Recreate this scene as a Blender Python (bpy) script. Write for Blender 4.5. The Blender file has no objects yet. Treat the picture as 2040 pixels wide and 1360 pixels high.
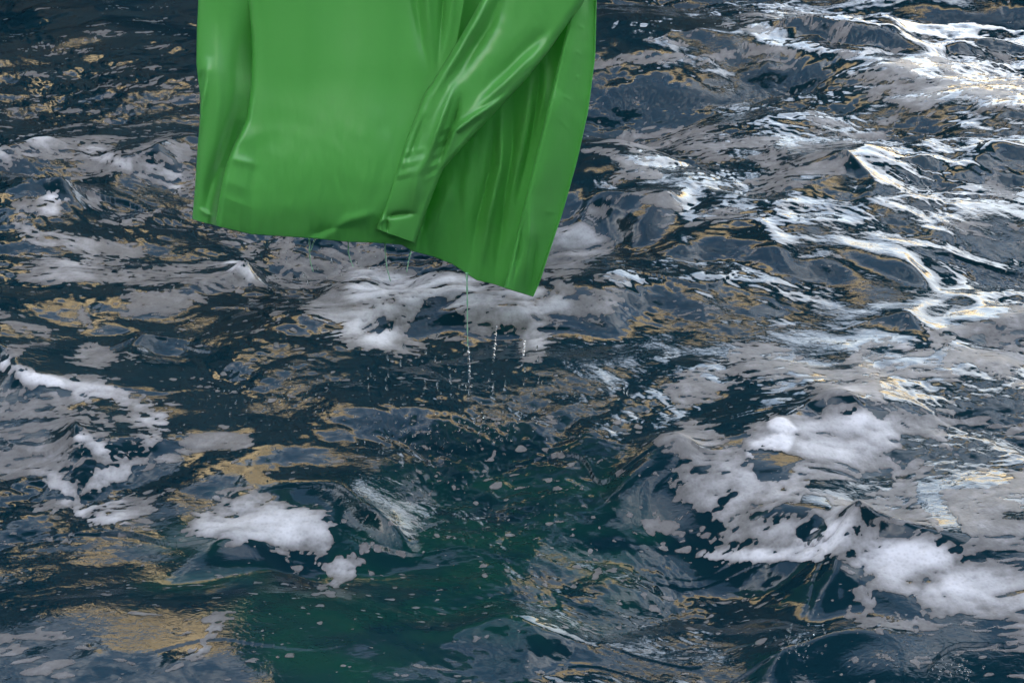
import bpy, math, random
import numpy as np
from mathutils import Vector

# ------------------------------------------------------------------ camera, sky, sun, exposure
S = bpy.context.scene
COL = S.collection
CAM_Z, PITCH, HFOV = 3.0, 30.0, 40.0
cam_data = bpy.data.cameras.new('camera')
cam_data.sensor_width = 36.0
cam_data.lens = 18.0 / math.tan(math.radians(HFOV / 2))
cam_data.clip_start = 0.05
cam_data.clip_end = 3000.0
cam = bpy.data.objects.new('camera', cam_data)
cam.location = (0, 0, CAM_Z)
cam.rotation_euler = (math.radians(90 - PITCH), 0, 0)
COL.objects.link(cam)
S.camera = cam

SUN_ELEV, SUN_AZ = 25.0, 197.0          # azimuth the sun stands at, clockwise from +Y (behind the camera, a little left)
world = bpy.data.worlds.new('World')
S.world = world
world.use_nodes = True
wn = world.node_tree
for n in list(wn.nodes):
    wn.nodes.remove(n)
w_out = wn.nodes.new('ShaderNodeOutputWorld')
w_bg = wn.nodes.new('ShaderNodeBackground')
w_sky = wn.nodes.new('ShaderNodeTexSky')
w_sky.sky_type = 'NISHITA'
w_sky.sun_disc = False
w_sky.sun_elevation = math.radians(SUN_ELEV)
w_sky.sun_rotation = math.radians(SUN_AZ)
w_sky.air_density = 1.0
w_sky.dust_density = 2.4
w_sky.ozone_density = 1.2
w_bg.inputs['Strength'].default_value = 0.15
# thin broken cloud over the blue
w_tc = wn.nodes.new('ShaderNodeTexCoord')
w_map = wn.nodes.new('ShaderNodeMapping')
w_map.inputs['Scale'].default_value = (1.0, 1.0, 2.6)
w_noise = wn.nodes.new('ShaderNodeTexNoise')
w_noise.inputs['Scale'].default_value = 3.2
w_noise.inputs['Detail'].default_value = 7.0
w_noise.inputs['Roughness'].default_value = 0.62
w_ramp = wn.nodes.new('ShaderNodeMapRange')
w_ramp.interpolation_type = 'SMOOTHSTEP'
w_ramp.inputs['From Min'].default_value = 0.46
w_ramp.inputs['From Max'].default_value = 0.72
w_ramp.inputs['To Max'].default_value = 0.55
w_mix = wn.nodes.new('ShaderNodeMix')
w_mix.data_type = 'RGBA'
w_mix.inputs['B'].default_value = (10.2, 10.1, 10.1, 1)
wn.links.new(w_tc.outputs['Generated'], w_map.inputs['Vector'])
wn.links.new(w_map.outputs['Vector'], w_noise.inputs['Vector'])
# cloud and haze thicken towards the horizon
w_sep = wn.nodes.new('ShaderNodeSeparateXYZ')
w_hz = wn.nodes.new('ShaderNodeMapRange')
w_hz.inputs['From Min'].default_value = 0.0
w_hz.inputs['From Max'].default_value = 0.95
w_hz.inputs['To Min'].default_value = 0.24
w_hz.inputs['To Max'].default_value = -0.03
w_add = wn.nodes.new('ShaderNodeMath')
wn.links.new(w_tc.outputs['Generated'], w_sep.inputs['Vector'])
wn.links.new(w_sep.outputs['Z'], w_hz.inputs['Value'])
wn.links.new(w_noise.outputs['Fac'], w_add.inputs[0])
wn.links.new(w_hz.outputs['Result'], w_add.inputs[1])
wn.links.new(w_add.outputs['Value'], w_ramp.inputs['Value'])
wn.links.new(w_ramp.outputs['Result'], w_mix.inputs['Factor'])
wn.links.new(w_sky.outputs['Color'], w_mix.inputs['A'])
wn.links.new(w_mix.outputs['Result'], w_bg.inputs['Color'])
wn.links.new(w_bg.outputs['Background'], w_out.inputs['Surface'])

sun_data = bpy.data.lights.new('sun', 'SUN')
sun_data.energy = 5.0
sun_data.angle = math.radians(0.5)
sun_data.color = (1.0, 0.84, 0.60)
sun = bpy.data.objects.new('sun', sun_data)
_az, _el = math.radians(SUN_AZ), math.radians(SUN_ELEV)
_to_sun = Vector((math.sin(_az) * math.cos(_el), math.cos(_az) * math.cos(_el), math.sin(_el)))
sun.rotation_euler = _to_sun.to_track_quat('Z', 'Y').to_euler()
COL.objects.link(sun)

S.view_settings.view_transform = 'Standard'
S.view_settings.look = 'None'
S.view_settings.exposure = 2.25
S.view_settings.gamma = 1.0
S.view_settings.use_curve_mapping = False
S.render.engine = 'CYCLES'
S.cycles.max_bounces = 8
S.cycles.transparent_max_bounces = 12
S.cycles.sample_clamp_indirect = 8.0
S.cycles.caustics_reflective = False
S.cycles.caustics_refractive = False

# ------------------------------------------------------------------ helpers
rng = np.random.default_rng(11)
random.seed(5)
FPX = 1020.0 / math.tan(math.radians(HFOV / 2))
CP, SP = math.cos(math.radians(PITCH)), math.sin(math.radians(PITCH))


def ground(px, py, z=0.0):
    """point at height z seen at photo pixel px, py"""
    a, b = (px - 1020) / FPX, (680 - py) / FPX
    d = (a, CP + b * SP, -SP + b * CP)
    t = (z - CAM_Z) / d[2]
    return (d[0] * t, d[1] * t)


def upright(px, py, y):
    """point on the upright plane at distance y seen at photo pixel px, py"""
    a, b = (px - 1020) / FPX, (680 - py) / FPX
    d = (a, CP + b * SP, -SP + b * CP)
    t = y / d[1]
    return (d[0] * t, y, CAM_Z + d[2] * t)


def project(x, y, z):
    zz = z - CAM_Z
    depth = np.maximum(y * CP - zz * SP, 0.05)
    up = y * SP + zz * CP
    return 1020 + FPX * x / depth, 680 - FPX * up / depth


def mesh_from(name, verts, faces, mat=None, attrs=None, smooth=True):
    verts = np.asarray(verts, dtype=np.float32)
    faces = np.asarray(faces, dtype=np.int32)
    k = faces.shape[1]
    me = bpy.data.meshes.new(name)
    me.vertices.add(len(verts))
    me.vertices.foreach_set('co', verts.ravel())
    me.loops.add(faces.size)
    me.loops.foreach_set('vertex_index', faces.ravel())
    me.polygons.add(len(faces))
    me.polygons.foreach_set('loop_start', np.arange(len(faces), dtype=np.int32) * k)
    me.polygons.foreach_set('loop_total', np.full(len(faces), k, dtype=np.int32))
    if smooth:
        me.polygons.foreach_set('use_smooth', np.ones(len(faces), dtype=bool))
    for an, av in (attrs or {}).items():
        at = me.attributes.new(an, 'FLOAT', 'POINT')
        at.data.foreach_set('value', np.asarray(av, dtype=np.float32))
    me.update(calc_edges=True)
    if mat:
        me.materials.append(mat)
    return me


def link(name, me, parent=None, **props):
    o = bpy.data.objects.new(name, me)
    COL.objects.link(o)
    if parent:
        o.parent = parent
    for k, v in props.items():
        o[k] = v
    return o


def grid_faces(nr, nc):
    i = np.arange(nr * nc, dtype=np.int32).reshape(nr, nc)
    return np.stack([i[:-1, :-1], i[:-1, 1:], i[1:, 1:], i[1:, :-1]], -1).reshape(-1, 4)


def smooth(a, b, x):
    t = np.clip((x - a) / (b - a), 0, 1)
    return t * t * (3 - 2 * t)


# ------------------------------------------------------------------ materials
def new_mat(name):
    m = bpy.data.materials.new(name)
    m.use_nodes = True
    nt = m.node_tree
    return m, nt, nt.nodes['Principled BSDF']


def node(nt, kind, **kw):
    n = nt.nodes.new(kind)
    for k, v in kw.items():
        if k in n.inputs:
            n.inputs[k].default_value = v
        else:
            setattr(n, k, v)
    return n


def water_material():
    m, nt, p = new_mat('sea_water')
    L = nt.links.new
    geo = node(nt, 'ShaderNodeNewGeometry')
    n1 = node(nt, 'ShaderNodeTexNoise', Scale=1.3, Detail=3.0)
    L(geo.outputs['Position'], n1.inputs['Vector'])
    att = node(nt, 'ShaderNodeAttribute', attribute_name='murk')
    mix = node(nt, 'ShaderNodeMix', data_type='RGBA')
    mix.inputs['A'].default_value = (0.0028, 0.014, 0.021, 1)
    mix.inputs['B'].default_value = (0.0042, 0.026, 0.037, 1)
    L(n1.outputs['Fac'], mix.inputs['Factor'])
    mix2 = node(nt, 'ShaderNodeMix', data_type='RGBA')
    mix2.inputs['B'].default_value = (0.020, 0.046, 0.058, 1)
    L(att.outputs['Fac'], mix2.inputs['Factor'])
    L(mix.outputs['Result'], mix2.inputs['A'])
    em = node(nt, 'ShaderNodeAttribute', attribute_name='reflection_tint')  # sheet's green reflection strengthened by a tint in the water colour
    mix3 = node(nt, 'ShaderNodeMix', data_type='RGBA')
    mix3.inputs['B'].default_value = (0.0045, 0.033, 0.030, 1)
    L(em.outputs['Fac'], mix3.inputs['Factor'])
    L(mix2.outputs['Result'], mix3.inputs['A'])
    L(mix3.outputs['Result'], p.inputs['Base Color'])
    p.inputs['Roughness'].default_value = 0.035
    p.inputs['IOR'].default_value = 1.36
    p.inputs['Specular IOR Level'].default_value = 0.68
    # capillary ripples
    mp = node(nt, 'ShaderNodeMapping', Scale=(0.8, 1.25, 1.0), Rotation=(0, 0, 0.2))
    L(geo.outputs['Position'], mp.inputs['Vector'])
    nb = node(nt, 'ShaderNodeTexNoise', Scale=46.0, Detail=3.5, Distortion=0.8)
    L(mp.outputs['Vector'], nb.inputs['Vector'])
    patch = node(nt, 'ShaderNodeTexNoise', Scale=1.7, Detail=2.0)
    L(geo.outputs['Position'], patch.inputs['Vector'])
    mr = node(nt, 'ShaderNodeMapRange')
    mr.inputs['From Min'].default_value = 0.42
    mr.inputs['From Max'].default_value = 0.66
    mr.inputs['To Min'].default_value = 0.06
    mr.inputs['To Max'].default_value = 0.36
    L(patch.outputs['Fac'], mr.inputs['Value'])
    bp = node(nt, 'ShaderNodeBump', Distance=0.006)
    L(mr.outputs['Result'], bp.inputs['Strength'])
    L(nb.outputs['Fac'], bp.inputs['Height'])
    L(bp.outputs['Normal'], p.inputs['Normal'])
    return m


def foam_material():
    m, nt, p = new_mat('sea_foam')
    L = nt.links.new
    geo = node(nt, 'ShaderNodeNewGeometry')
    cov = node(nt, 'ShaderNodeAttribute', attribute_name='cover')
    thk = node(nt, 'ShaderNodeAttribute', attribute_name='thick')
    # colour: thin grey film to white froth, mottled by bubbles
    nz = node(nt, 'ShaderNodeTexNoise', Scale=14.0, Detail=6.0, Roughness=0.65)
    L(geo.outputs['Position'], nz.inputs['Vector'])
    madd = node(nt, 'ShaderNodeMath', operation='MULTIPLY_ADD')
    madd.inputs[1].default_value = 0.55
    L(nz.outputs['Fac'], madd.inputs[0])
    L(thk.outputs['Fac'], madd.inputs[2])
    ramp = node(nt, 'ShaderNodeValToRGB')
    ramp.color_ramp.elements[0].position = 0.12
    ramp.color_ramp.elements[0].color = (0.105, 0.102, 0.097, 1)
    ramp.color_ramp.elements[1].position = 1.15 if False else 1.0
    ramp.color_ramp.elements[1].color = (0.66, 0.66, 0.67, 1)
    e = ramp.color_ramp.elements.new(0.45)
    e.color = (0.18, 0.178, 0.173, 1)
    L(madd.outputs['Value'], ramp.inputs['Fac'])
    pores = node(nt, 'ShaderNodeTexVoronoi', Scale=70.0, feature='F1')
    L(geo.outputs['Position'], pores.inputs['Vector'])
    pr = node(nt, 'ShaderNodeMapRange')
    pr.inputs['From Max'].default_value = 0.5
    pr.inputs['To Min'].default_value = 0.88
    pr.inputs['To Max'].default_value = 1.08
    L(pores.outputs['Distance'], pr.inputs['Value'])
    pm = node(nt, 'ShaderNodeMix', data_type='RGBA', blend_type='MULTIPLY')
    pm.inputs['Factor'].default_value = 1.0
    L(ramp.outputs['Color'], pm.inputs['A'])
    L(pr.outputs['Result'], pm.inputs['B'])
    L(pm.outputs['Result'], p.inputs['Base Color'])
    p.inputs['Roughness'].default_value = 0.42
    p.inputs['IOR'].default_value = 1.33
    # fine bubble holes and soft edge
    vo = node(nt, 'ShaderNodeTexVoronoi', Scale=95.0, feature='F1')
    L(geo.outputs['Position'], vo.inputs['Vector'])
    n2 = node(nt, 'ShaderNodeTexNoise', Scale=60.0, Detail=4.0, Roughness=0.7)
    L(geo.outputs['Position'], n2.inputs['Vector'])
    s1 = node(nt, 'ShaderNodeMath', operation='MULTIPLY_ADD')
    s1.inputs[1].default_value = 0.45
    L(n2.outputs['Fac'], s1.inputs[0])
    L(cov.outputs['Fac'], s1.inputs[2])
    mr = node(nt, 'ShaderNodeMapRange', interpolation_type='SMOOTHSTEP')
    mr.inputs['From Min'].default_value = 0.50
    mr.inputs['From Max'].default_value = 0.64
    L(s1.outputs['Value'], mr.inputs['Value'])
    # film is a little see-through
    op = node(nt, 'ShaderNodeMapRange')
    op.inputs['From Min'].default_value = 0.3
    op.inputs['From Max'].default_value = 1.3
    op.inputs['To Min'].default_value = 0.62
    op.inputs['To Max'].default_value = 1.0
    L(cov.outputs['Fac'], op.inputs['Value'])
    mul = node(nt, 'ShaderNodeMath', operation='MULTIPLY')
    L(mr.outputs['Result'], mul.inputs[0])
    L(op.outputs['Result'], mul.inputs[1])
    L(mul.outputs['Value'], p.inputs['Alpha'])
    bp = node(nt, 'ShaderNodeBump', Strength=0.35, Distance=0.006)
    L(n2.outputs['Fac'], bp.inputs['Height'])
    bp2 = node(nt, 'ShaderNodeBump', Strength=0.25, Distance=0.003)
    L(vo.outputs['Distance'], bp2.inputs['Height'])
    L(bp.outputs['Normal'], bp2.inputs['Normal'])
    L(bp2.outputs['Normal'], p.inputs['Normal'])
    return m


def sheet_material():
    m, nt, p = new_mat('green_vinyl')
    L = nt.links.new
    tc = node(nt, 'ShaderNodeTexCoord')
    mp = node(nt, 'ShaderNodeMapping', Scale=(1.0, 1.0, 0.18))
    L(tc.outputs['Object'], mp.inputs['Vector'])
    nz = node(nt, 'ShaderNodeTexNoise', Scale=9.0, Detail=5.0, Roughness=0.6)
    L(mp.outputs['Vector'], nz.inputs['Vector'])
    mix = node(nt, 'ShaderNodeMix', data_type='RGBA')
    mix.inputs['A'].default_value = (0.100, 0.400, 0.080, 1)
    mix.inputs['B'].default_value = (0.125, 0.465, 0.100, 1)
    L(nz.outputs['Fac'], mix.inputs['Factor'])
    L(mix.outputs['Result'], p.inputs['Base Color'])
    rr = node(nt, 'ShaderNodeMapRange')
    rr.inputs['To Min'].default_value = 0.26
    rr.inputs['To Max'].default_value = 0.42
    L(nz.outputs['Fac'], rr.inputs['Value'])
    L(rr.outputs['Result'], p.inputs['Roughness'])
    p.inputs['IOR'].default_value = 1.5
    p.inputs['Coat Weight'].default_value = 0.22
    p.inputs['Coat Roughness'].default_value = 0.24
    # woven grain + faint vertical streaks
    n2 = node(nt, 'ShaderNodeTexNoise', Scale=220.0, Detail=2.0)
    L(tc.outputs['Object'], n2.inputs['Vector'])
    mp3 = node(nt, 'ShaderNodeMapping', Scale=(22.0, 22.0, 1.6))
    L(tc.outputs['Object'], mp3.inputs['Vector'])
    n3 = node(nt, 'ShaderNodeTexNoise', Scale=1.0, Detail=4.0, Roughness=0.55)
    L(mp3.outputs['Vector'], n3.inputs['Vector'])
    bp = node(nt, 'ShaderNodeBump', Strength=0.12, Distance=0.0008)
    L(n2.outputs['Fac'], bp.inputs['Height'])
    bp2 = node(nt, 'ShaderNodeBump', Strength=0.45, Distance=0.004)
    L(n3.outputs['Fac'], bp2.inputs['Height'])
    L(bp.outputs['Normal'], bp2.inputs['Normal'])
    L(bp2.outputs['Normal'], p.inputs['Normal'])
    tr = node(nt, 'ShaderNodeBsdfTranslucent')
    tr.inputs['Color'].default_value = (0.22, 0.70, 0.20, 1)
    L(bp2.outputs['Normal'], tr.inputs['Normal'])
    ms = node(nt, 'ShaderNodeMixShader')
    ms.inputs[0].default_value = 0.25
    L(p.outputs[0], ms.inputs[1])
    L(tr.outputs[0], ms.inputs[2])
    L(ms.outputs[0], nt.nodes['Material Output'].inputs['Surface'])
    return m


def drop_material(name, col=(0.95, 1.0, 1.0, 1)):
    m, nt, p = new_mat(name)
    p.inputs['Base Color'].default_value = col
    p.inputs['Transmission Weight'].default_value = 1.0
    p.inputs['Roughness'].default_value = 0.03
    p.inputs['IOR'].default_value = 1.33
    return m


def rock_material(name='shade_painted_rock', level=14.6):
    m, nt, p = new_mat(name)
    L = nt.links.new
    tc = node(nt, 'ShaderNodeTexCoord')
    nz = node(nt, 'ShaderNodeTexNoise', Scale=0.35, Detail=9.0, Roughness=0.65)
    L(tc.outputs['Object'], nz.inputs['Vector'])
    r = node(nt, 'ShaderNodeValToRGB')
    r.color_ramp.elements[0].position = 0.3
    r.color_ramp.elements[0].color = (0.40, 0.32, 0.19, 1)
    r.color_ramp.elements[1].position = 0.7
    r.color_ramp.elements[1].color = (0.72, 0.62, 0.42, 1)
    L(nz.outputs['Fac'], r.inputs['Fac'])
    # lower rock painted near-black to stand for shade, ochre above it
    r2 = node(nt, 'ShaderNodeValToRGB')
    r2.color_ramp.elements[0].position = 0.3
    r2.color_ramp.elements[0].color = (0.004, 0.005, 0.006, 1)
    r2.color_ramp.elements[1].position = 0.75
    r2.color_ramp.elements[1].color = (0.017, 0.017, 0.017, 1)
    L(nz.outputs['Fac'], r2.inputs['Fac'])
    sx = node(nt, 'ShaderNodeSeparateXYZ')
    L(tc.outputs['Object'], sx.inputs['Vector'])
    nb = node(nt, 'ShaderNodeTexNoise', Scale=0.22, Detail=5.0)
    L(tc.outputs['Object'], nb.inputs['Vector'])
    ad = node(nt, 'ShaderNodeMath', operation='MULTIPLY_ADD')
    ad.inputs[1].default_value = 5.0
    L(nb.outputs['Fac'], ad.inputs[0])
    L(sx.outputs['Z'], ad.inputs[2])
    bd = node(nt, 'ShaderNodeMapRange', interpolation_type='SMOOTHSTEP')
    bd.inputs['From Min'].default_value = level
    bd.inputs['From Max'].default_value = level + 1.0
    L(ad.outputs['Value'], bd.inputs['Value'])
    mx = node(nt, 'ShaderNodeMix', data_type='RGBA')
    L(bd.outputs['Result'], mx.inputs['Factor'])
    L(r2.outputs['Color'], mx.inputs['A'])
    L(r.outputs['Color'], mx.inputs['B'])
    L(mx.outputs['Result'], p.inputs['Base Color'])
    p.inputs['Roughness'].default_value = 0.95
    p.inputs['Specular IOR Level'].default_value = 0.08
    bp = node(nt, 'ShaderNodeBump', Strength=0.8, Distance=0.6)
    L(nz.outputs['Fac'], bp.inputs['Height'])
    L(bp.outputs['Normal'], p.inputs['Normal'])
    return m


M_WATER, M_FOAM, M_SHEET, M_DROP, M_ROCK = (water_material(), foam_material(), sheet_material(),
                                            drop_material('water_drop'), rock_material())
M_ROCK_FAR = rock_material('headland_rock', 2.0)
M_ROCK_SHADE = rock_material('shade_dark_rock', 60.0)  # all-over near-black copy, shade put into the rock colour


# ------------------------------------------------------------------ spectral fields
def reseed(k):
    global rng
    rng = np.random.default_rng(k)


def band_field(tile, n, lmin, lmax, power=4.0, aniso=0.0, direction=0.0, chop=True):
    """height (and choppy sideways shift) of a periodic random sea with wavelengths lmin..lmax, rms slope 1"""
    k1 = 2 * np.pi * np.fft.fftfreq(n, tile / n)
    kx, ky = np.meshgrid(k1, k1)
    k = np.hypot(kx, ky)
    k[0, 0] = 1
    kl, kh = 2 * np.pi / lmax, 2 * np.pi / lmin
    amp = k ** (-power / 2) * np.exp(-(kl / k) ** 4) * np.exp(-(k / kh) ** 4)
    c = (kx * math.cos(direction) + ky * math.sin(direction)) / k
    amp = amp * ((1 - aniso) + aniso * c * c)
    amp[0, 0] = 0
    h = np.fft.fft2(rng.standard_normal((n, n))) * amp
    sl = np.fft.ifft2(1j * kx * h).real
    sl2 = np.fft.ifft2(1j * ky * h).real
    g = 1 / math.sqrt((sl ** 2 + sl2 ** 2).mean())
    H = np.fft.ifft2(h).real * g
    if not chop:
        return tile, H.astype(np.float32)
    DX = np.fft.ifft2(-1j * kx / k * h).real * g
    DY = np.fft.ifft2(-1j * ky / k * h).real * g
    return tile, H.astype(np.float32), DX.astype(np.float32), DY.astype(np.float32)


def sample(tile, F, x, y):
    n = F.shape[0]
    u, v = (x / tile * n) % n, (y / tile * n) % n
    i, j = np.floor(u).astype(np.int32), np.floor(v).astype(np.int32)
    fu, fv = u - i, v - j
    i %= n
    j %= n
    i2, j2 = (i + 1) % n, (j + 1) % n
    return (F[j, i] * (1 - fu) + F[j, i2] * fu) * (1 - fv) + (F[j2, i] * (1 - fu) + F[j2, i2] * fu) * fv


# ------------------------------------------------------------------ placed crests (photo pixel, height) and foam
# each: [(px, py, height m), ...], half width m
RIDGES = [
    ([(1180, 560, .03), (1400, 480, .09), (1600, 455, .12), (1820, 500, .08), (2000, 560, .03)], .34),
    ([(560, 900, .02), (760, 860, .03), (980, 850, .05), (1180, 870, .02)], .3),
    ([(1500, 1105, .03), (1610, 1100, .07), (1690, 1037, .17), (1790, 1065, .13), (1900, 1110, .07)], .13),
    ([(1260, 955, .04), (1300, 908, .12), (1360, 925, .07), (1430, 960, .04)], .16),
    ([(1490, 900, .05), (1560, 890, .09), (1600, 850, .09), (1690, 795, .13), (1760, 830, .06)], .13),
    ([(1560, 415, .02), (1640, 370, .09), (1690, 325, .14), (1750, 370, .10), (1830, 395, .05)], .18),
    ([(1180, 420, .05), (1290, 405, .12), (1350, 440, .07)], .15),
    ([(1700, 650, .03), (1780, 640, .06), (1835, 628, .09), (1930, 650, .05), (2060, 640, .06)], .14),
    ([(1440, 75, .08), (1560, 50, .10), (1650, 38, .20), (1780, 42, .20), (1900, 70, .10)], .25),
    ([(1330, 90, .10), (1440, 75, .13), (1530, 110, .10)], .22),
    ([(60, 395, .05), (100, 358, .17), (160, 385, .07)], .12),
    ([(-40, 300, .10), (30, 272, .17), (120, 290, .10)], .16),
    ([(130, 290, .05), (240, 315, .10), (320, 305, .12), (380, 300, .06)], .14),
    ([(-60, 690, .10), (5, 712, .13), (60, 755, .08), (150, 785, .04)], .10),
    ([(150, 862, .10), (190, 880, .08), (260, 905, .04)], .09),
    ([(370, 1060, .04), (440, 1028, .11), (520, 1030, .10), (600, 1060, .06)], .14),
    ([(640, 1010, .03), (700, 985, .10), (760, 1020, .05)], .09),
    ([(620, 625, .05), (720, 570, .10), (850, 568, .12), (960, 590, .08), (1100, 600, .06), (1230, 560, .09)], .17),
    ([(900, 650, .04), (980, 628, .08), (1040, 655, .05)], .09),
    ([(250, 690, .03), (285, 665, .09), (310, 690, .04)], .07),
    ([(700, 1300, .02), (860, 1250, .04), (1000, 1245, .05), (1150, 1270, .03)], .17),
    ([(1500, 1330, .04), (1600, 1290, .09), (1750, 1290, .06)], .15),
    ([(1080, 430, .04), (1150, 410, .13), (1200, 440, .06)], .12),
    ([(300, 340, .03), (330, 310, .09), (390, 290, .08)], .09),
    ([(400, 570, .04), (470, 520, .10), (530, 560, .04)], .10),
    ([(1950, 330, .05), (2010, 290, .10), (2080, 310, .08)], .16),
]


def add_ridges(x, y, z):
    wp = band_field(4.4, 512, 0.25, 0.8, power=4, chop=False)
    x, y = x + 0.55 * sample(*wp, x, y), y + 0.55 * sample(*wp, x + 2, y + 1)
    gain = 1 + 1.8 * sample(*wp, x + 1, y + 3)
    for pts, w in RIDGES:
        w = w * 1.15
        P = [(*ground(a, b, h), h) for a, b, h in pts]
        best = np.zeros_like(z)
        xs, ys = [p[0] for p in P], [p[1] for p in P]
        m = (x > min(xs) - 5 * w) & (x < max(xs) + 5 * w) & (y > min(ys) - 5 * w) & (y < max(ys) + 5 * w)
        if not m.any():
            continue
        X, Y = x[m], y[m]
        acc = np.zeros_like(X)
        for (x0, y0, h0), (x1, y1, h1) in zip(P[:-1], P[1:]):
            dx, dy = x1 - x0, y1 - y0
            t = np.clip(((X - x0) * dx + (Y - y0) * dy) / (dx * dx + dy * dy), 0, 1)
            ex, ey = X - (x0 + t * dx), Y - (y0 + t * dy)
            # steep front towards the camera, longer back
            ww = np.where(ey < 0, w * 0.95, w * 1.35)
            d = np.sqrt(ex * ex + ey * ey + (w * 0.14) ** 2) - w * 0.14
            acc = np.maximum(acc, (h0 + (h1 - h0) * t) * np.exp(-(d / ww) ** 1.15))
        best[m] = acc * 0.98
        best *= gain
        z = z * (1 - 0.45 * smooth(0, .1, best)) + best
    return z


# foam strokes on the raster: radius px, strength, points
FILM = [
    (34, .85, [(60, 420), (70, 480), (130, 520), (230, 545), (330, 555), (420, 560)]),
    (16, .8, [(330, 540), (400, 535), (450, 520), (480, 545)]),
    (22, .75, [(300, 590), (400, 575), (480, 560), (560, 590)]),
    (24, .8, [(430, 475), (520, 490), (600, 500), (680, 510)]),
    (18, .8, [(600, 540), (700, 548), (800, 555), (900, 575)]),
    (26, .9, [(30, 300), (90, 300), (170, 300), (260, 320), (370, 310)]),
    (22, .8, [(180, 340), (260, 335), (330, 350)]),
    (24, .95, [(100, 375), (110, 410), (150, 400)]),
    (34, .7, [(350, 320), (370, 350), (395, 390)]),
    (15, .8, [(210, 430), (260, 450), (300, 440)]),
    (45, 1.0, [(660, 640), (740, 645), (820, 660)]),
    (40, 1.0, [(660, 600), (740, 582), (850, 585), (960, 610), (1080, 625), (1190, 600)]),
    (26, .95, [(1100, 610), (1095, 650), (1085, 680)]),
    (15, .85, [(700, 690), (760, 680), (820, 665)]),
    (12, .8, [(880, 655), (950, 640), (1010, 630)]),
    (32, .9, [(1150, 430), (1150, 480), (1110, 520)]),
    (25, .85, [(1100, 550), (1080, 520), (1130, 480)]),
    (20, .8, [(1180, 440), (1290, 400), (1330, 440)]),
    (17, .9, [(0, 725), (60, 765), (160, 785), (240, 790)]),
    (28, .8, [(170, 690), (220, 720), (180, 750)]),
    (20, .7, [(0, 640), (30, 660), (10, 680)]),
    (10, .7, [(160, 635), (200, 645), (240, 640)]),
    (32, .8, [(270, 810), (320, 830), (310, 860)]),
    (13, .9, [(155, 860), (220, 900), (330, 915), (440, 900)]),
    (20, .95, [(60, 940), (130, 965), (200, 950), (270, 935)]),
    (19, .95, [(20, 1035), (100, 1015), (150, 1005), (210, 1020), (290, 1010)]),
    (34, 1.0, [(420, 1035), (500, 1040), (620, 1045)]),
    (34, 1.0, [(540, 1060), (570, 1110), (600, 1070)]),
    (14, .95, [(620, 1090), (680, 1115), (740, 1130), (700, 1150)]),
    (22, .75, [(400, 1250), (390, 1300), (340, 1330)]),
    (11, .8, [(80, 1260), (150, 1255)]),
    (12, .8, [(580, 1170), (640, 1165), (690, 1190)]),
    (22, .75, [(700, 1085), (760, 1090)]),
    (16, .7, [(40, 890), (150, 900)]),
    # right side
    (30, .8, [(1380, 765), (1440, 750), (1520, 745), (1600, 740)]),
    (20, .8, [(1450, 710), (1490, 690), (1540, 720)]),
    (12, .85, [(1700, 725), (1720, 700), (1760, 690)]),
    (15, .9, [(1790, 690), (1830, 650), (1900, 655), (2060, 650)]),
    (40, .95, [(1640, 770), (1740, 765), (1850, 745), (2060, 720)]),
    (52, 1.05, [(1690, 830), (1640, 870), (1560, 900)]),
    (58, 1.05, [(1460, 960), (1560, 980), (1680, 960), (1760, 900), (1720, 860)]),
    (20, .9, [(1380, 860), (1440, 890), (1520, 880), (1600, 850)]),
    (45, .95, [(1400, 950), (1480, 1020), (1560, 1050)]),
    (50, .95, [(1780, 840), (1860, 870), (1960, 860), (2060, 850)]),
    (45, .95, [(1760, 960), (1860, 1000), (1950, 1010), (2060, 960)]),
    (40, .9, [(1640, 1050), (1740, 1020), (1840, 1050)]),
    (48, 1.1, [(1660, 1080), (1740, 1080), (1850, 1110), (1960, 1150), (2060, 1190)]),
    (55, 1.1, [(1760, 1140), (1860, 1150), (1960, 1200), (2060, 1240)]),
    (40, .9, [(1690, 1180), (1760, 1170), (1850, 1200)]),
    (45, .9, [(1980, 1060), (2060, 1100)]),
    (13, .9, [(1330, 1110), (1430, 1110), (1500, 1105), (1600, 1105)]),
    (12, .8, [(1300, 1060), (1400, 1080), (1520, 1060)]),
    (17, .8, [(1650, 1230), (1760, 1260), (1900, 1265), (2060, 1250)]),
    # upper right
    (42, .85, [(1750, 140), (1790, 170), (1850, 200)]),
    (30, .75, [(1890, 150), (1960, 180), (2040, 190)]),
    (28, .85, [(1260, 280), (1400, 275), (1520, 290)]),
    (32, .85, [(1480, 320), (1560, 330), (1640, 330)]),
    (25, .8, [(1640, 270), (1720, 260)]),
    (20, .75, [(1380, 110), (1480, 90), (1540, 110)]),
    (18, .7, [(1200, 130), (1300, 105), (1380, 120)]),
    (16, .7, [(1700, 30), (1620, 60), (1500, 40)]),
    (15, .7, [(1200, 340), (1300, 335)]),
    (22, .75, [(1960, 370), (2010, 360)]),
    (12, .7, [(1400, 420), (1470, 410)]),
    (11, .65, [(1880, 440), (1990, 460)]),
    # upper left, faint
    (34, .38, [(200, 200), (300, 215), (390, 230)]),
    (22, .38, [(60, 170), (160, 160), (300, 140), (390, 190)]),
    (20, .38, [(0, 110), (120, 90), (260, 60), (330, 40)]),
    (26, .38, [(150, 265), (260, 260), (380, 270)]),
    (22, .38, [(0, 210), (90, 230)]),
]
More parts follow.
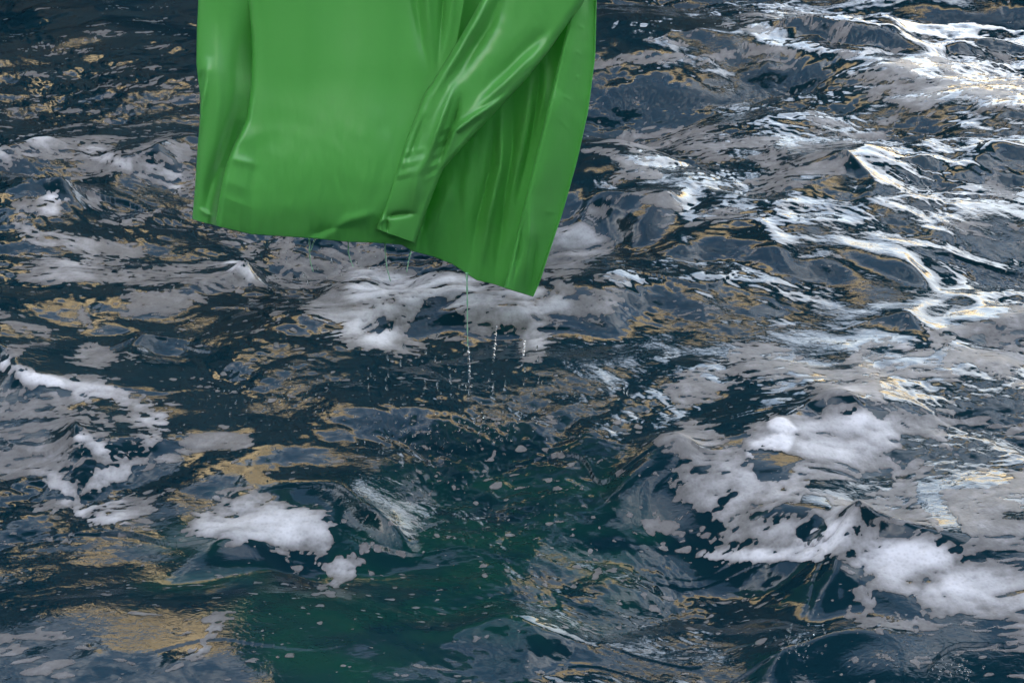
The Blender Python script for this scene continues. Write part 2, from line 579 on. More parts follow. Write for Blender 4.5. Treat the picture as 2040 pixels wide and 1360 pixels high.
THICK = [
    (24, .9, [(1610, 1100), (1690, 1048), (1780, 1075), (1880, 1110)]),
    (46, .5, [(1720, 1100), (1850, 1120), (1920, 1160), (2040, 1200)]),
    (13, 1.2, [(1495, 900), (1560, 890), (1580, 870), (1555, 850)]),
    (42, .36, [(1690, 830), (1640, 880), (1740, 850)]),
    (26, .7, [(1690, 805), (1700, 820)]),
    (70, .28, [(1480, 960), (1560, 1000)]),
    (13, 1.1, [(0, 718), (40, 750), (110, 775)]),
    (20, .35, [(60, 765), (160, 785), (240, 790)]),
    (10, .8, [(155, 862), (190, 885), (250, 905)]),
    (20, .3, [(80, 950), (140, 965), (220, 945), (265, 932)]),
    (24, .5, [(150, 1010), (240, 1020)]),
    (34, .48, [(430, 1035), (530, 1050), (620, 1045)]),
    (32, .55, [(560, 1100), (570, 1060)]),
    (14, .25, [(640, 1100), (720, 1130)]),
    (22, .85, [(720, 580), (850, 578), (930, 598)]),
    (26, .8, [(640, 645), (700, 640), (760, 650)]),
    (26, .35, [(980, 600), (1100, 610), (1090, 660)]),
    (16, .9, [(95, 368), (120, 385), (110, 410)]),
    (22, .45, [(20, 290), (60, 285)]),
    (10, .5, [(180, 305), (260, 330)]),
    (16, .5, [(320, 335), (345, 360)]),
    (30, .3, [(1150, 430), (1150, 480)]),
    (16, .25, [(385, 1290), (400, 1260)]),
    (12, .7, [(460, 525), (490, 550)]),
    (9, .8, [(1400, 1112), (1500, 1108), (1600, 1105)]),
    (10, .6, [(1795, 685), (1835, 650)]),
    (30, .3, [(300, 820), (320, 850)]),
    (36, .2, [(60, 470), (140, 520)]),
]
HOLES = [
    (34, [(1900, 780), (1960, 770), (1980, 800)]), (24, [(1800, 770), (1860, 785)]),
    (20, [(1800, 880), (1860, 895), (1960, 930)]), (24, [(1500, 925), (1560, 930)]),
    (15, [(1650, 965), (1730, 980)]), (14, [(1630, 1005), (1680, 1010)]),
    (26, [(1880, 990), (1900, 1030)]), (14, [(1760, 925), (1800, 930)]),
    (12, [(1600, 1070), (1640, 1050)]), (20, [(1750, 1205), (1860, 1225)]),
    (15, [(2010, 900), (1960, 880)]), (12, [(740, 615), (745, 630)]), (16, [(860, 640), (930, 625)]),
    (20, [(1620, 1150), (1560, 1140)]), (10, [(1440, 970), (1430, 980)]),
]
# loose flecks: radius, strength
FLECKS = [
    (120, .62, [(900, 820), (1100, 860), (1250, 850)]), (110, .25, [(1250, 620), (1450, 560), (1600, 600)]),
    (130, .66, [(700, 1100), (900, 1150), (1100, 1150)]), (90, .80, [(1250, 1000), (1350, 1080)]),
    (110, .68, [(900, 1000), (1100, 960)]), (100, .74, [(1350, 1150), (1500, 1180)]),
    (100, .66, [(300, 590), (450, 620), (600, 640)]), (110, .60, [(500, 780), (800, 760), (1000, 740)]),
    (100, .55, [(100, 580), (300, 480)]), (90, .64, [(1380, 820), (1500, 800)]),
    (100, .60, [(200, 740), (400, 800)]), (100, .60, [(200, 950), (500, 950)]),
    (90, .55, [(200, 1150), (500, 1200)]), (90, .60, [(800, 1260), (1100, 1280)]),
    (90, .50, [(1400, 1300), (1900, 1330)]), (110, .6, [(1250, 430), (1500, 440)]),
    (80, .72, [(480, 490), (700, 530), (850, 540)]), (90, .72, [(1800, 800), (1900, 920)]),
]
RX0, RY0, RSC = -900.0, -300.0, 0.4
RW, RH = int((2940 + 900) * RSC), int((1900 + 300) * RSC)


def raster(strokes, soft=0.9, base=0.0):
    R = np.full((RH, RW), base, dtype=np.float32)
    for rad, st, pts in strokes:
        q = [((x - RX0) * RSC, (y - RY0) * RSC) for x, y in pts]
        r = rad * RSC
        ext = r * (1 + soft) + 2
        x0, x1 = int(max(0, min(a for a, _ in q) - ext)), int(min(RW, max(a for a, _ in q) + ext + 1))
        y0, y1 = int(max(0, min(b for _, b in q) - ext)), int(min(RH, max(b for _, b in q) + ext + 1))
        if x1 <= x0 or y1 <= y0:
            continue
        X, Y = np.meshgrid(np.arange(x0, x1), np.arange(y0, y1))
        D = np.full(X.shape, 1e9)
        for (ax, ay), (bx, by) in zip(q[:-1], q[1:]):
            dx, dy = bx - ax, by - ay
            t = np.clip(((X - ax) * dx + (Y - ay) * dy) / (dx * dx + dy * dy + 1e-9), 0, 1)
            D = np.minimum(D, np.hypot(X - ax - t * dx, Y - ay - t * dy))
        v = st * (1 - smooth(r * (1 - soft * 0.6), r * (1 + soft), D))
        R[y0:y1, x0:x1] = np.maximum(R[y0:y1, x0:x1], v)
    return R


def rsample(R, px, py):
    u = np.clip((px - RX0) * RSC, 0, RW - 1.01)
    v = np.clip((py - RY0) * RSC, 0, RH - 1.01)
    i, j = u.astype(np.int32), v.astype(np.int32)
    fu, fv = u - i, v - j
    return (R[j, i] * (1 - fu) + R[j, i + 1] * fu) * (1 - fv) + (R[j + 1, i] * (1 - fu) + R[j + 1, i + 1] * fu) * fv


# ------------------------------------------------------------------ the sea
def build_sea():
    ang = np.concatenate([np.linspace(77, 47, 60, endpoint=False), np.linspace(47, 14.5, 800, endpoint=False),
                          np.geomspace(14.5, 0.35, 170)])
    yr = CAM_Z / np.tan(np.radians(ang))
    side = np.geomspace(0.40, 4.0, 60)
    kc = np.concatenate([-side[::-1][:-1], np.linspace(-0.40, 0.40, 1060), side[1:]])
    nr, nc = len(yr), len(kc)
    Y0 = np.repeat(yr[:, None], nc, 1)
    X0 = kc[None, :] * (Y0 + 1.76)
    near = (1 - smooth(14, 60, Y0)) * (1 - smooth(0.6, 2.5, np.abs(kc))[None, :] * 0.7)
    near3 = (1 - smooth(9, 16, Y0)) * (1 - smooth(0.40, 0.5, np.abs(kc))[None, :])
    A = band_field(23.0, 1024, 0.45, 3.2, power=4.4, aniso=0.75, direction=math.radians(75))
    B = band_field(7.7, 1024, 0.11, 0.5, power=4.0, aniso=0.7, direction=math.radians(100))
    Cc = band_field(3.3, 1024, 0.022, 0.11, power=3.6, aniso=0.6, direction=math.radians(70))
    P = band_field(11.0, 512, 0.8, 3.0, power=3.0, chop=False)
    patch = sample(P[0], P[1], X0 + 3, Y0 + 1)
    patch = smooth(-0.15, 0.25, patch)
    far = smooth(4.5, 8.5, Y0)
    a, b, c = 0.215 * (1 - smooth(60, 200, Y0) * 0.4), 0.135 * near * (0.6 + 0.75 * patch) * (1 + 0.25 * far) * (0.8 + 0.2 * smooth(3.3, 4.4, Y0)), 0.125 * near3 * (0.3 + 1.2 * patch + 0.9 * far) * (0.55 + 0.45 * smooth(3.4, 4.3, Y0))
    x, y, z = X0.copy(), Y0.copy(), np.zeros_like(X0)
    # smoother slicks and tilted swell faces, each fixed to its place on the sea
    gx, gy = project(X0, Y0, np.zeros_like(X0))
    slick = rsample(raster([(170, .62, [(-300, 60), (100, 80), (380, 150)]), (130, .62, [(1230, 600), (1420, 590), (1600, 620)]),
                            (95, .80, [(1150, 1010), (1300, 1000), (1430, 1030)]), (75, .80, [(-200, 1370), (600, 1350), (1250, 1350), (2300, 1350)]),
                            (110, .35, [(60, 1080), (300, 1120), (420, 1200)]), (90, .35, [(700, 1160), (1100, 1160)])], soft=1.0), gx, gy)
    tilt = rsample(raster([(100, 1.0, [(1180, 1000), (1300, 990), (1420, 1020)])], soft=1.0), gx, gy)
    a, b, c = a * (1 - .5 * slick), b * (1 - .66 * slick), c * (1 - .6 * slick)
    z += 0.15 * tilt * (Y0 - 4.0)
    for (tile, H, DX, DY), g, ch in ((A, a, 1.5), (B, b, 1.05), (Cc, c, 0.5)):
        z += g * sample(tile, H, X0, Y0)
        x += g * ch * sample(tile, DX, X0, Y0)
        y += g * ch * sample(tile, DY, X0, Y0)
    z = add_ridges(x, y, z)
    # foam fields, laid on the surface itself
    px, py = project(x, y, z)
    film = raster(FILM)
    rng2 = np.random.default_rng(3)
    extra = []
    for _ in range(90):                                   # the sea goes on beyond the frame
        ex, ey = rng2.uniform(-880, 2920), rng2.uniform(-280, 1880)
        if -60 < ex < 2100 and -60 < ey < 1400:
            continue
        extra.append((rng2.uniform(15, 40), rng2.uniform(.6, .95),
                      [(ex, ey), (ex + rng2.uniform(40, 160), ey + rng2.uniform(-30, 30)), (ex + rng2.uniform(160, 300), ey + rng2.uniform(-30, 30))]))
    film = np.maximum(film, raster(extra))
    holes = raster([(r, 1.0, p) for r, p in HOLES], soft=0.6)
    thick = raster(THICK, soft=1.0)
    fleck = raster(FLECKS, soft=1.0, base=0.35)
    wx = sample(*band_field(5.0, 512, 0.25, 0.9, power=4, chop=False), x, y)
    wy = sample(*band_field(5.0, 512, 0.25, 0.9, power=4, chop=False), x + 2.2, y)
    jx, jy = px + 330 * wx, py + 150 * wy
    N1 = sample(*band_field(6.1, 1024, 0.10, 0.6, power=2.6, aniso=0.5, direction=math.radians(90), chop=False), 0.75 * x + 0.5 * wx, 1.35 * y + 0.3 * wy)
    N1 = N1 / N1.std()
    N2 = sample(*band_field(2.9, 1024, 0.03, 0.10, power=2.2, aniso=0.4, direction=math.radians(90), chop=False), 0.7 * x + 0.3 * wx, 1.2 * y + 0.2 * wy)
    N2 = N2 / N2.std()
    N3 = sample(*band_field(3.7, 1024, 0.05, 0.11, power=1.0, aniso=0.3, direction=math.radians(90), chop=False), x, y + 0.1 * wy)
    N3 = N3 / N3.std()
    f = rsample(film, jx, jy) - 0.9 * rsample(holes, jx, jy)
    fl = rsample(fleck, px, py) - 0.35 * smooth(360, 200, py) * smooth(1100, 700, px)
    t = rsample(thick, px + 90 * wx, py + 60 * wy)
    N4 = sample(*band_field(2.1, 1024, 0.012, 0.035, power=2.0, aniso=0.3, direction=math.radians(90), chop=False), 0.7 * x + 0.3 * wx, 1.1 * y + 0.2 * wy)
    N4 = N4 / N4.std()
    cover = f * 1.55 - 0.64 + 0.32 * N1 + 0.30 * N2 + 0.15 * N4 + 0.14 * t
    flecks = (N3 + 0.25 * N1 + 0.45 * N2 + 0.25 * N4 - (2.95 - 1.6 * fl)) * 0.75 + 0.20
    tiny = (N4 + 0.5 * N3 - (3.0 - 1.55 * fl)) * 0.6 + 0.12
    cover = np.maximum(cover, np.maximum(flecks - 0.12, tiny))
    cover = np.clip(0.5 * cover / 0.5, -1, 1)
    cover *= (1 - smooth(40, 120, Y0))
    thickv = np.clip(0.10 + t * 0.42 * (0.85 + 0.4 * np.clip(N1, -1.3, 1.3)) + 0.05 * (N1 + 0.5 * N2) * smooth(.02, .3, t) + 0.12 * smooth(.3, 1.2, f), 0, 1)
    P2 = sample(P[0], P[1], x - 4, y - 2)
    murk = np.clip(smooth(-.05, .5, f + 0.25 * P2) * 0.35 * smooth(-.2, .6, P2 + 0.2 * N1), 0, 1) * (1 - smooth(12, 30, Y0))
    tint = raster([(120, 1.0, [(720, 1130), (900, 1150), (1180, 1140)]), (90, .8, [(620, 1260), (760, 1280)]), (60, .6, [(1000, 1010), (1200, 1000)]), (90, .8, [(430, 1120), (560, 1180)])], soft=0.9)  # where the green reflection is painted into the water
    reflection_tint = np.clip(rsample(tint, px + 400 * wx, py + 260 * wy) * (0.75 + 0.5 * N1), 0, 1)
    V = np.stack([x, y, z], -1)
    F = grid_faces(nr, nc)
    me = mesh_from('water', V.reshape(-1, 3), F, M_WATER, {'murk': murk.ravel(), 'reflection_tint': reflection_tint.ravel()})
    link('water', me, kind='structure')
    # froth: a skin of its own lying on the water
    cr = cover.ravel()
    keep = (cr[F] > 0.03).any(1) & (Y0.ravel()[F[:, 0]] < 60)
    FF = F[keep]
    used, inv = np.unique(FF, return_inverse=True)
    n = np.zeros_like(V)
    du = np.gradient(V, axis=1)
    dv = np.gradient(V, axis=0)
    n = np.cross(du, dv)
    n /= np.linalg.norm(n, axis=-1, keepdims=True)
    lift = (0.0012 + 0.008 * smooth(0.1, 0.9, cover) * thickv)[..., None]
    lump = (0.006 * thickv * t * (0.5 + 0.25 * N2))[..., None]
    VF = (V + n * (lift + np.clip(lump, 0, 0.03))).reshape(-1, 3)[used]
    mf = mesh_from('foam', VF, inv.reshape(-1, 4), M_FOAM, {'cover': cr[used], 'thick': thickv.ravel()[used]})
    link('foam', mf, kind='stuff', label='white and grey sea foam spread in lacy patches over the dark water', category='foam')
    print('water faces', len(F), 'foam faces', len(FF))
    # open water behind and far to the sides of the camera
    R = 900.0
    rows = [(-R, 0.66), (-R, -R)]
    v = [(-R, 0.9, -0.06), (R, 0.9, -0.06), (R, -R, -0.06), (-R, -R, -0.06)]
    me = mesh_from('water', v, [(3, 2, 1, 0)], M_WATER, {'murk': [0] * 4, 'reflection_tint': [0] * 4})
    link('water', me, kind='structure')
    return None


build_sea()


# ------------------------------------------------------------------ rocky shores that the water mirrors, and unseen light blockers added
def cliff(name, pts, heights, depth, seed, label, mat=None):
    """a rock wall along the ground polyline pts; heights at those points; set back with height"""
    reseed(seed)
    n = 512
    tl = 64.0
    fld = [band_field(tl, n, 6, 30, power=3.2, chop=False)[1], band_field(tl, n, 1.0, 6, power=3.2, chop=False)[1]]
    P = np.array(pts, float)
    seg = np.r_[0, np.cumsum(np.hypot(*np.diff(P, axis=0).T))]
    L = seg[-1]
    ns, nt = int(min(300, max(60, L * 2.2))), 46
    s = np.linspace(0, L, ns)
    cx, cy = np.interp(s, seg, P[:, 0]), np.interp(s, seg, P[:, 1])
    hh = np.interp(s, seg, heights)
    tx, ty = np.gradient(cx), np.gradient(cy)
    ln = np.hypot(tx, ty)
    nx, ny = -ty / ln, tx / ln                      # away from the water side
    hh = hh * (1 + 0.012 * sample(tl, fld[0], s + seed * 3, s * 0)) + 0.22 * sample(tl, fld[1], s, s * 0 + seed)
    t = np.linspace(0, 1, nt)
    face = np.minimum(t / 0.72, 1)
    back = np.maximum(t - 0.72, 0) / 0.28
    V = np.zeros((nt, ns, 3))
    for k in range(nt):
        z = -1.0 + (hh + 1.0) * face[k] ** 0.95 + back[k] * 0.6
        off = depth * (0.25 * face[k] ** 1.5 + back[k])
        rough = 0.45 * sample(tl, fld[0], s + seed, z * 1.6) + 0.35 * sample(tl, fld[1], s, z * 1.2)
        off = off + rough
        V[k, :, 0] = cx + nx * off
        V[k, :, 1] = cy + ny * off
        V[k, :, 2] = z + 0.25 * sample(tl, fld[1], s + 9, off * 2)
    me = mesh_from(name, V.reshape(-1, 3), grid_faces(nt, ns), mat or M_ROCK)
    return link(name, me, kind='structure', label=label)


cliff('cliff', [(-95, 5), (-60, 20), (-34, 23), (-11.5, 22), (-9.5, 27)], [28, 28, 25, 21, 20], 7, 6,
      'high rock cliff, coloured dark for shade, across the water to the far left', M_ROCK_SHADE)
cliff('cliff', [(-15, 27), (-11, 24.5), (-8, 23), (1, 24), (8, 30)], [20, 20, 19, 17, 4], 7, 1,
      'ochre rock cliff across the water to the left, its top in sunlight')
cliff('headland', [(-20, 150), (30, 140), (80, 130), (140, 120), (200, 90)], [14, 17, 15, 14, 12], 30, 2,
      'low sunlit headland far off to the right', M_ROCK_FAR)
cliff('cliff', [(48, 14), (40, -14), (14, -25), (-30, -25), (-70, -18), (-95, 5)], [10, 17, 25, 29, 30, 24], 10, 3,  # unseen wall, added to keep the sun off the water
      'unseen rock wall added behind the camera to shade the water', M_ROCK_SHADE)


def sky_blocker():
    """a narrow dark slab overhead, unseen, added to block the high sky"""
    reseed(41)
    tl = 64.0
    f1, f2 = band_field(tl, 512, 6, 30, power=3.2, chop=False)[1], band_field(tl, 512, 1.0, 6, power=3.2, chop=False)[1]
    ns, nt = 240, 60
    x = np.linspace(-70, 52, ns)[None, :].repeat(nt, 0)
    th = np.linspace(0, 2 * np.pi, nt)[:, None].repeat(ns, 1)
    n = 0.45 * sample(tl, f1, x, th * 4) + 0.3 * sample(tl, f2, x, th * 5)
    cz = 9.2 - ((x + 9) / 61.0) ** 4 * 8
    Y = 4.3 + 0.25 * sample(tl, f1, x, x * 0) + (2.1 + 0.5 * n) * np.cos(th)
    Z = cz + (1.1 + 0.6 * n) * np.sin(th)
    Z[-1], Y[-1] = Z[0], Y[0]
    V = np.stack([x, Y, Z], -1)
    me = mesh_from('sky_blocker', V.reshape(-1, 3), grid_faces(nt, ns), M_ROCK_SHADE)
    link('sky_blocker', me, kind='structure', label='unseen dark slab high above the water, added to block the sky')


sky_blocker()  # added blocker, darkens what steep wave faces mirror


def reflection_arch():
    """unseen arch added right of the far cliff as a dark band to mirror, bright sky beneath"""
    reseed(41)
    tl = 64.0
    f1, f2 = band_field(tl, 512, 6, 30, power=3.2, chop=False)[1], band_field(tl, 512, 1.0, 6, power=3.2, chop=False)[1]
    ns, nt = 240, 60
    x = np.linspace(-6, 84, ns)[None, :].repeat(nt, 0)
    u = (x + 6) / 90
    th = np.linspace(0, 2 * np.pi, nt)[:, None].repeat(ns, 1)
    n = 0.30 * sample(tl, f1, x + 30, th * 3) + 0.22 * sample(tl, f2, x, th * 4)
    bot = 9.2 + 3.0 * u + 0.4 * sample(tl, f1, x * 1.0, x * 0 + 7) - 13 * np.abs(2 * u - 1) ** 9
    top = 16.0 - 2.2 * smooth(0.0, 0.25, u) + 0.35 * sample(tl, f1, x * 1.3, x * 0 + 22)
    cz, hz = (top + bot) / 2, (top - bot) / 2
    sgn = np.sign(np.sin(th)) * np.abs(np.sin(th)) ** 0.75
    Y = 24.0 - 7.0 * u + (3.0 + n) * np.cos(th)
    Z = cz + hz * sgn + n * 0.6 * np.sin(th)
    Z[-1], Y[-1] = Z[0], Y[0]
    V = np.stack([x, Y, Z], -1)
    me = mesh_from('reflection_arch', V.reshape(-1, 3), grid_faces(nt, ns), M_ROCK)
    link('reflection_arch', me, kind='structure', label='unseen rock arch across the water, added to darken what the water mirrors')


reflection_arch()  # added arch, shaped to darken reflections on the right


# ------------------------------------------------------------------ the green sheet
SHEET_Y = 4.73
base_x, base_z = upright(780, 470, SHEET_Y)[0], upright(780, 470, SHEET_Y)[2]
sheet = bpy.data.objects.new('plastic_sheet', None)
sheet.location = (base_x, SHEET_Y, base_z)
sheet['label'] = 'glossy bright green plastic sheet hanging in folds above the sea, dripping water'
sheet['category'] = 'plastic sheet'
COL.objects.link(sheet)


def poly(pts, n, smooth_it=True):
    """resample a pixel polyline, evenly by y, with a little smoothing"""
    p = np.array(pts, float)
    seg = np.r_[0, np.cumsum(np.hypot(*np.diff(p, axis=0).T))]
    s = np.linspace(0, seg[-1], n)
    x, y = np.interp(s, seg, p[:, 0]), np.interp(s, seg, p[:, 1])
    if smooth_it:
        w = max(3, n // 22) | 1
        k = np.hanning(w + 2)[1:-1]
        k /= k.sum()
        def f(a):
            e = w // 2
            b = np.r_[2 * a[0] - a[e:0:-1], a, 2 * a[-1] - a[-2:-e - 2:-1]]
            return np.convolve(b, k, 'valid')
        x, y = f(x), f(y)
    return x, y


def panel(name, left, right, depth_fn, ns=220, nt=330, thick=0.0034, bottom=None, label=None):
    """ruled patch between two pixel polylines (top to bottom); depth_fn(s, t, px, py) = metres towards the camera"""
    lx, ly = poly(left, nt)
    rx, ry = poly(right, nt)
    s = np.linspace(0, 1, ns)[None, :]
    PX = lx[:, None] * (1 - s) + rx[:, None] * s
    PY = ly[:, None] * (1 - s) + ry[:, None] * s
    T = np.repeat(np.linspace(0, 1, nt)[:, None], ns, 1)
    Sg = np.repeat(s, nt, 0)
    if bottom is not None:                                    # bend the lower rows to the bottom edge of the sheet
        bx, by = zip(*bottom)
        tgt = np.interp(PX[-1], bx, by)
        delta = tgt - PY[-1]
        PY = PY + delta[None, :] * smooth(0.5, 1, T)
    D = depth_fn(Sg, T, PX, PY) - 0.20 * smooth(420, -250, PY)          # the upper part leans away
    a, b = (PX - 1020) / FPX, (680 - PY) / FPX
    dy, dz = CP + b * SP, -SP + b * CP
    t = (SHEET_Y - D) / dy
    V = np.stack([a * t - base_x, (SHEET_Y - D) - SHEET_Y, CAM_Z + dz * t - base_z], -1)
    me = mesh_from(name, V.reshape(-1, 3), grid_faces(nt, ns)[:, ::-1], M_SHEET)
    o = link(name, me, sheet)
    so = o.modifiers.new('thickness', 'SOLIDIFY')
    so.thickness = thick
    so.offset = 0
    if label:
        o['label'] = label
    return o


reseed(77)
W1 = band_field(1024.0, 512, 60, 300, power=4, chop=False)[1]
W1 = W1 / W1.std()
W2 = band_field(1024.0, 1024, 10, 50, power=3.2, chop=False)[1]
W2 = W2 / W2.std()


def wr(px, py, sx, sy, F=W1, ox=0.0):
    return sample(1024.0, F, px * sx + ox, py * sy + ox * 0.37)


def line_d(px, py, pts):
    """signed distance in px to a polyline (positive to its right when going down)"""
    best = np.full(px.shape, 1e9)
    sg = np.ones(px.shape)
    for (ax, ay), (bx, by) in zip(pts[:-1], pts[1:]):
        dx, dy = bx - ax, by - ay
        t = np.clip(((px - ax) * dx + (py - ay) * dy) / (dx * dx + dy * dy), 0, 1)
        ex, ey = px - ax - t * dx, py - ay - t * dy
        d = np.hypot(ex, ey)
        cr = -(dx * ey - dy * ex)
        m = d < best
        best = np.where(m, d, best)
        sg = np.where(m, np.sign(cr), sg)
    return best * sg


def fold(px, py, pts, w, h):
    """a soft ridge (h > 0) or crease (h < 0) along a polyline"""
    d = line_d(px, py, pts)
    p0, p1 = pts[0], pts[-1]
    L = math.hypot(p1[0] - p0[0], p1[1] - p0[1])
    t = ((px - p0[0]) * (p1[0] - p0[0]) + (py - p0[1]) * (p1[1] - p0[1])) / L / L
    end = smooth(-0.10, 0.38, t) * (1 - smooth(0.55, 1.10, t))
    return 1.45 * h * end / (1 + (d / w) ** 2) ** 1.3


BOTTOM = [(378, 432), (388, 438), (410, 444), (440, 452), (500, 466), (560, 470), (620, 474), (690, 481), (745, 483), (800, 487), (822, 500),
          (860, 510), (900, 525), (930, 545), (950, 558), (985, 566), (1020, 578), (1062, 591), (1075, 588)]
bx_, by_ = zip(*BOTTOM)
LEFT_EDGE = [(396, -150), (396, 0), (393, 60), (392, 130), (400, 195), (399, 240), (394, 300), (389, 380), (384, 436)]
SEAM = [(488, -150), (494, 0), (500, 60), (503, 110), (500, 180), (491, 240), (468, 285), (450, 330), (438, 390), (430, 448)]
FLAP_L = [(1040, -150), (965, -10), (935, 45), (900, 105), (868, 155), (845, 190), (828, 235), (806, 290), (786, 350), (768, 400), (756, 432), (749, 456)]
FLAP_R = [(1205, -120), (1165, 0), (1130, 48), (1095, 98), (1050, 155), (1000, 208), (950, 262), (905, 310), (880, 340), (862, 385), (845, 430), (826, 484)]
RIGHT_FOLD = [(1150, -150), (1142, 0), (1130, 60), (1116, 115), (1098, 190), (1080, 265), (1064, 330), (1048, 395), (1035, 450), (1018, 520), (1005, 572)]
RIGHT_EDGE = [(1186, -150), (1188, 0), (1186, 110), (1172, 220), (1150, 320), (1122, 420), (1092, 510), (1076, 560), (1062, 591)]


def flare(s, w):
    """rounded roll of a folded edge: 0 at the edge, 1 inside"""
    q = np.clip(s / w, 0, 1)
    return np.sqrt(np.clip(1 - (1 - q) ** 2, 0, 1))


def stitching():
    """little welds dotted along the folded seam"""
    V, F = [], []
    x, y = poly(SEAM, 230)
    for a, b in zip(x, y):
        if not -60 < b < 330:
            continue
        d = 0.048 - 0.20 * float(smooth(420, -250, np.array(b)))
        cx, cy, cz = upright(a + 8, b, SHEET_Y - d)
        k = len(V)
        q = .0011
        V += [(cx - base_x + dx * q, cy - SHEET_Y + dy * q, cz - base_z + dz * q * 1.3) for dx, dy, dz in
              ((-1, 0, 0), (1, 0, 0), (0, -1, 0), (0, 1, 0), (0, 0, -1), (0, 0, 1))]
        F += [(k + i, k + j, k + l) for i, j, l in ((0, 2, 5), (2, 1, 5), (1, 3, 5), (3, 0, 5), (2, 0, 4), (1, 2, 4), (3, 1, 4), (0, 3, 4))]
    link('stitching', mesh_from('stitching', V, F, M_SHEET), sheet)


def d_left(s, t, px, py):
    d = 0.0 + 0.05 * flare(s, 0.35) - 0.085 * smooth(0.45, 1.0, s) * smooth(0.25, .5, t)
    d -= 0.03 * smooth(.5, 1., s)
    d += fold(px, py, [(415, 120), (410, 165), (402, 215), (398, 280)], 9, 0.022)
    d += fold(px, py, [(404, 140), (398, 190)], 8, -0.02)
    d += fold(px, py, [(478, 200), (450, 290), (420, 370), (402, 440)], 13, -0.030)
    d += fold(px, py, [(430, 60), (436, 200), (425, 330)], 16, 0.012)
    d += fold(px, py, [(395, 415), (430, 436)], 5, 0.008)
    return d + 0.004 * wr(px, py, 1, .35)


def d_main(s, t, px, py):
    L = 0.045 * flare(s, 0.03)
    bulge = 0.040 * np.sin(np.pi * np.clip(s, 0, 1)) * (0.35 + 0.65 * smooth(0.2, 0.95, t))
    d = 0.01 + L + bulge
    d += 0.09 * smooth(300, 30, py) * 0.0
    # sagging lower belly: leans out, then tucks under
    d += 0.05 * smooth(150, 380, py) - 0.055 * smooth(400, 520, py)
    # tucks fanning out of the left crease
    for i, (x0, y0, x1, y1, h, w) in enumerate([
(458, 316, 500, 322, .007, 6), (448, 356, 492, 376, .004, 6), (440, 388, 496, 410, .007, 5), (436, 406, 470, 430, -.004, 5), (462, 300, 560, 240, .005, 14), (445, 372, 540, 380, .003, 14)]):
        d += fold(px, py, [(x0 - 24, y0 - 10), ((x0 + x1) / 2, (y0 + y1) / 2 + 2), (x1 + 20, y1 + 8)], w * (1.5 + 0.5 * math.sin(i * 2.3)), h * (0.55 + 0.3 * math.sin(i * 1.7 + 1)))
    d += fold(px, py, [(560, 220), (520, 300), (500, 420)], 30, -0.010)
    d += fold(px, py, [(500, -60), (520, 60), (526, 200)], 20, -0.008)
    d += fold(px, py, [(640, 478), (690, 440), (760, 420)], 13, 0.014)
    d += fold(px, py, [(610, 470), (660, 455), (700, 452)], 8, -0.008)
    # vertical tension folds towards the flap
    d += fold(px, py, [(818, -200), (826, -20), (842, 90), (858, 160)], 13, -0.020)
    d += fold(px, py, [(850, -200), (850, -20), (855, 60), (862, 140)], 13, 0.022)
    d += fold(px, py, [(880, -200), (884, -20), (878, 60), (872, 140)], 8, -0.022)
    d += fold(px, py, [(905, -200), (905, -20), (896, 60), (884, 110)], 9, 0.016)
    d += fold(px, py, [(720, -200), (712, 60), (706, 220), (700, 330)], 24, 0.007)
    d += fold(px, py, [(600, -200), (604, 60), (596, 200), (580, 300)], 30, 0.006)
    d += 0.0045 * wr(px, py, 1.2, .25) + 0.0012 * wr(px, py, .9, .35, W2) * smooth(150, 420, py)
    return d


def d_back(s, t, px, py):
    d = -0.085 + 0.02 * s
    folds = [([(905, 340), (880, 420), (862, 505)], 14, .022), ([(880, 330), (850, 420), (835, 500)], 12, -.02),
             ([(945, 270), (930, 380), (915, 520)], 16, .012), ([(1000, 210), (998, 330), (975, 430), (955, 550)], 10, .026),
             ([(985, 230), (975, 340), (950, 440), (935, 540)], 11, -.022), ([(1022, 180), (1020, 300), (1004, 420), (985, 560)], 12, -.022),
             ([(1060, 150), (1050, 240), (1032, 330), (1010, 430)], 12, .026), ([(1078, 120), (1068, 220), (1050, 310), (1030, 400)], 9, -.020),
             ([(1090, 100), (1086, 180), (1072, 260)], 8, .016)]
    for p, w, h in folds:
        d += fold(px, py, p, w, h)
    return d + 0.004 * wr(px, py, 1.4, .3, ox=77) + 0.001 * wr(px, py, 1, .3, W2)


def d_right(s, t, px, py):
    d = 0.015 + 0.035 * flare(s, 0.10) - 0.075 * smooth(0.0, 1.0, s) ** 1.2
    d += 0.012 * smooth(0.93, 1.0, s)
    d += fold(px, py, [(1056, 400), (1054, 480), (1045, 585)], 7, .018) + fold(px, py, [(1046, 420), (1034, 500), (1020, 570)], 6, -.014)
    d += fold(px, py, [(1070, 470), (1062, 540), (1056, 590)], 6, -.012)
    for x0, y0, x1, y1 in ((1145, 100, 1160, 112), (1148, 150, 1152, 160), (1120, 190, 1142, 204), (1108, 232, 1138, 262), (1085, 420, 1105, 424), (1150, 50, 1166, 58)):
        d += fold(px, py, [(x0, y0), (x1, y1)], 3.5, .0016)
    return d + 0.004 * wr(px, py, 1.1, .35, ox=31) + 0.0015 * wr(px, py, .5, .35, W2)


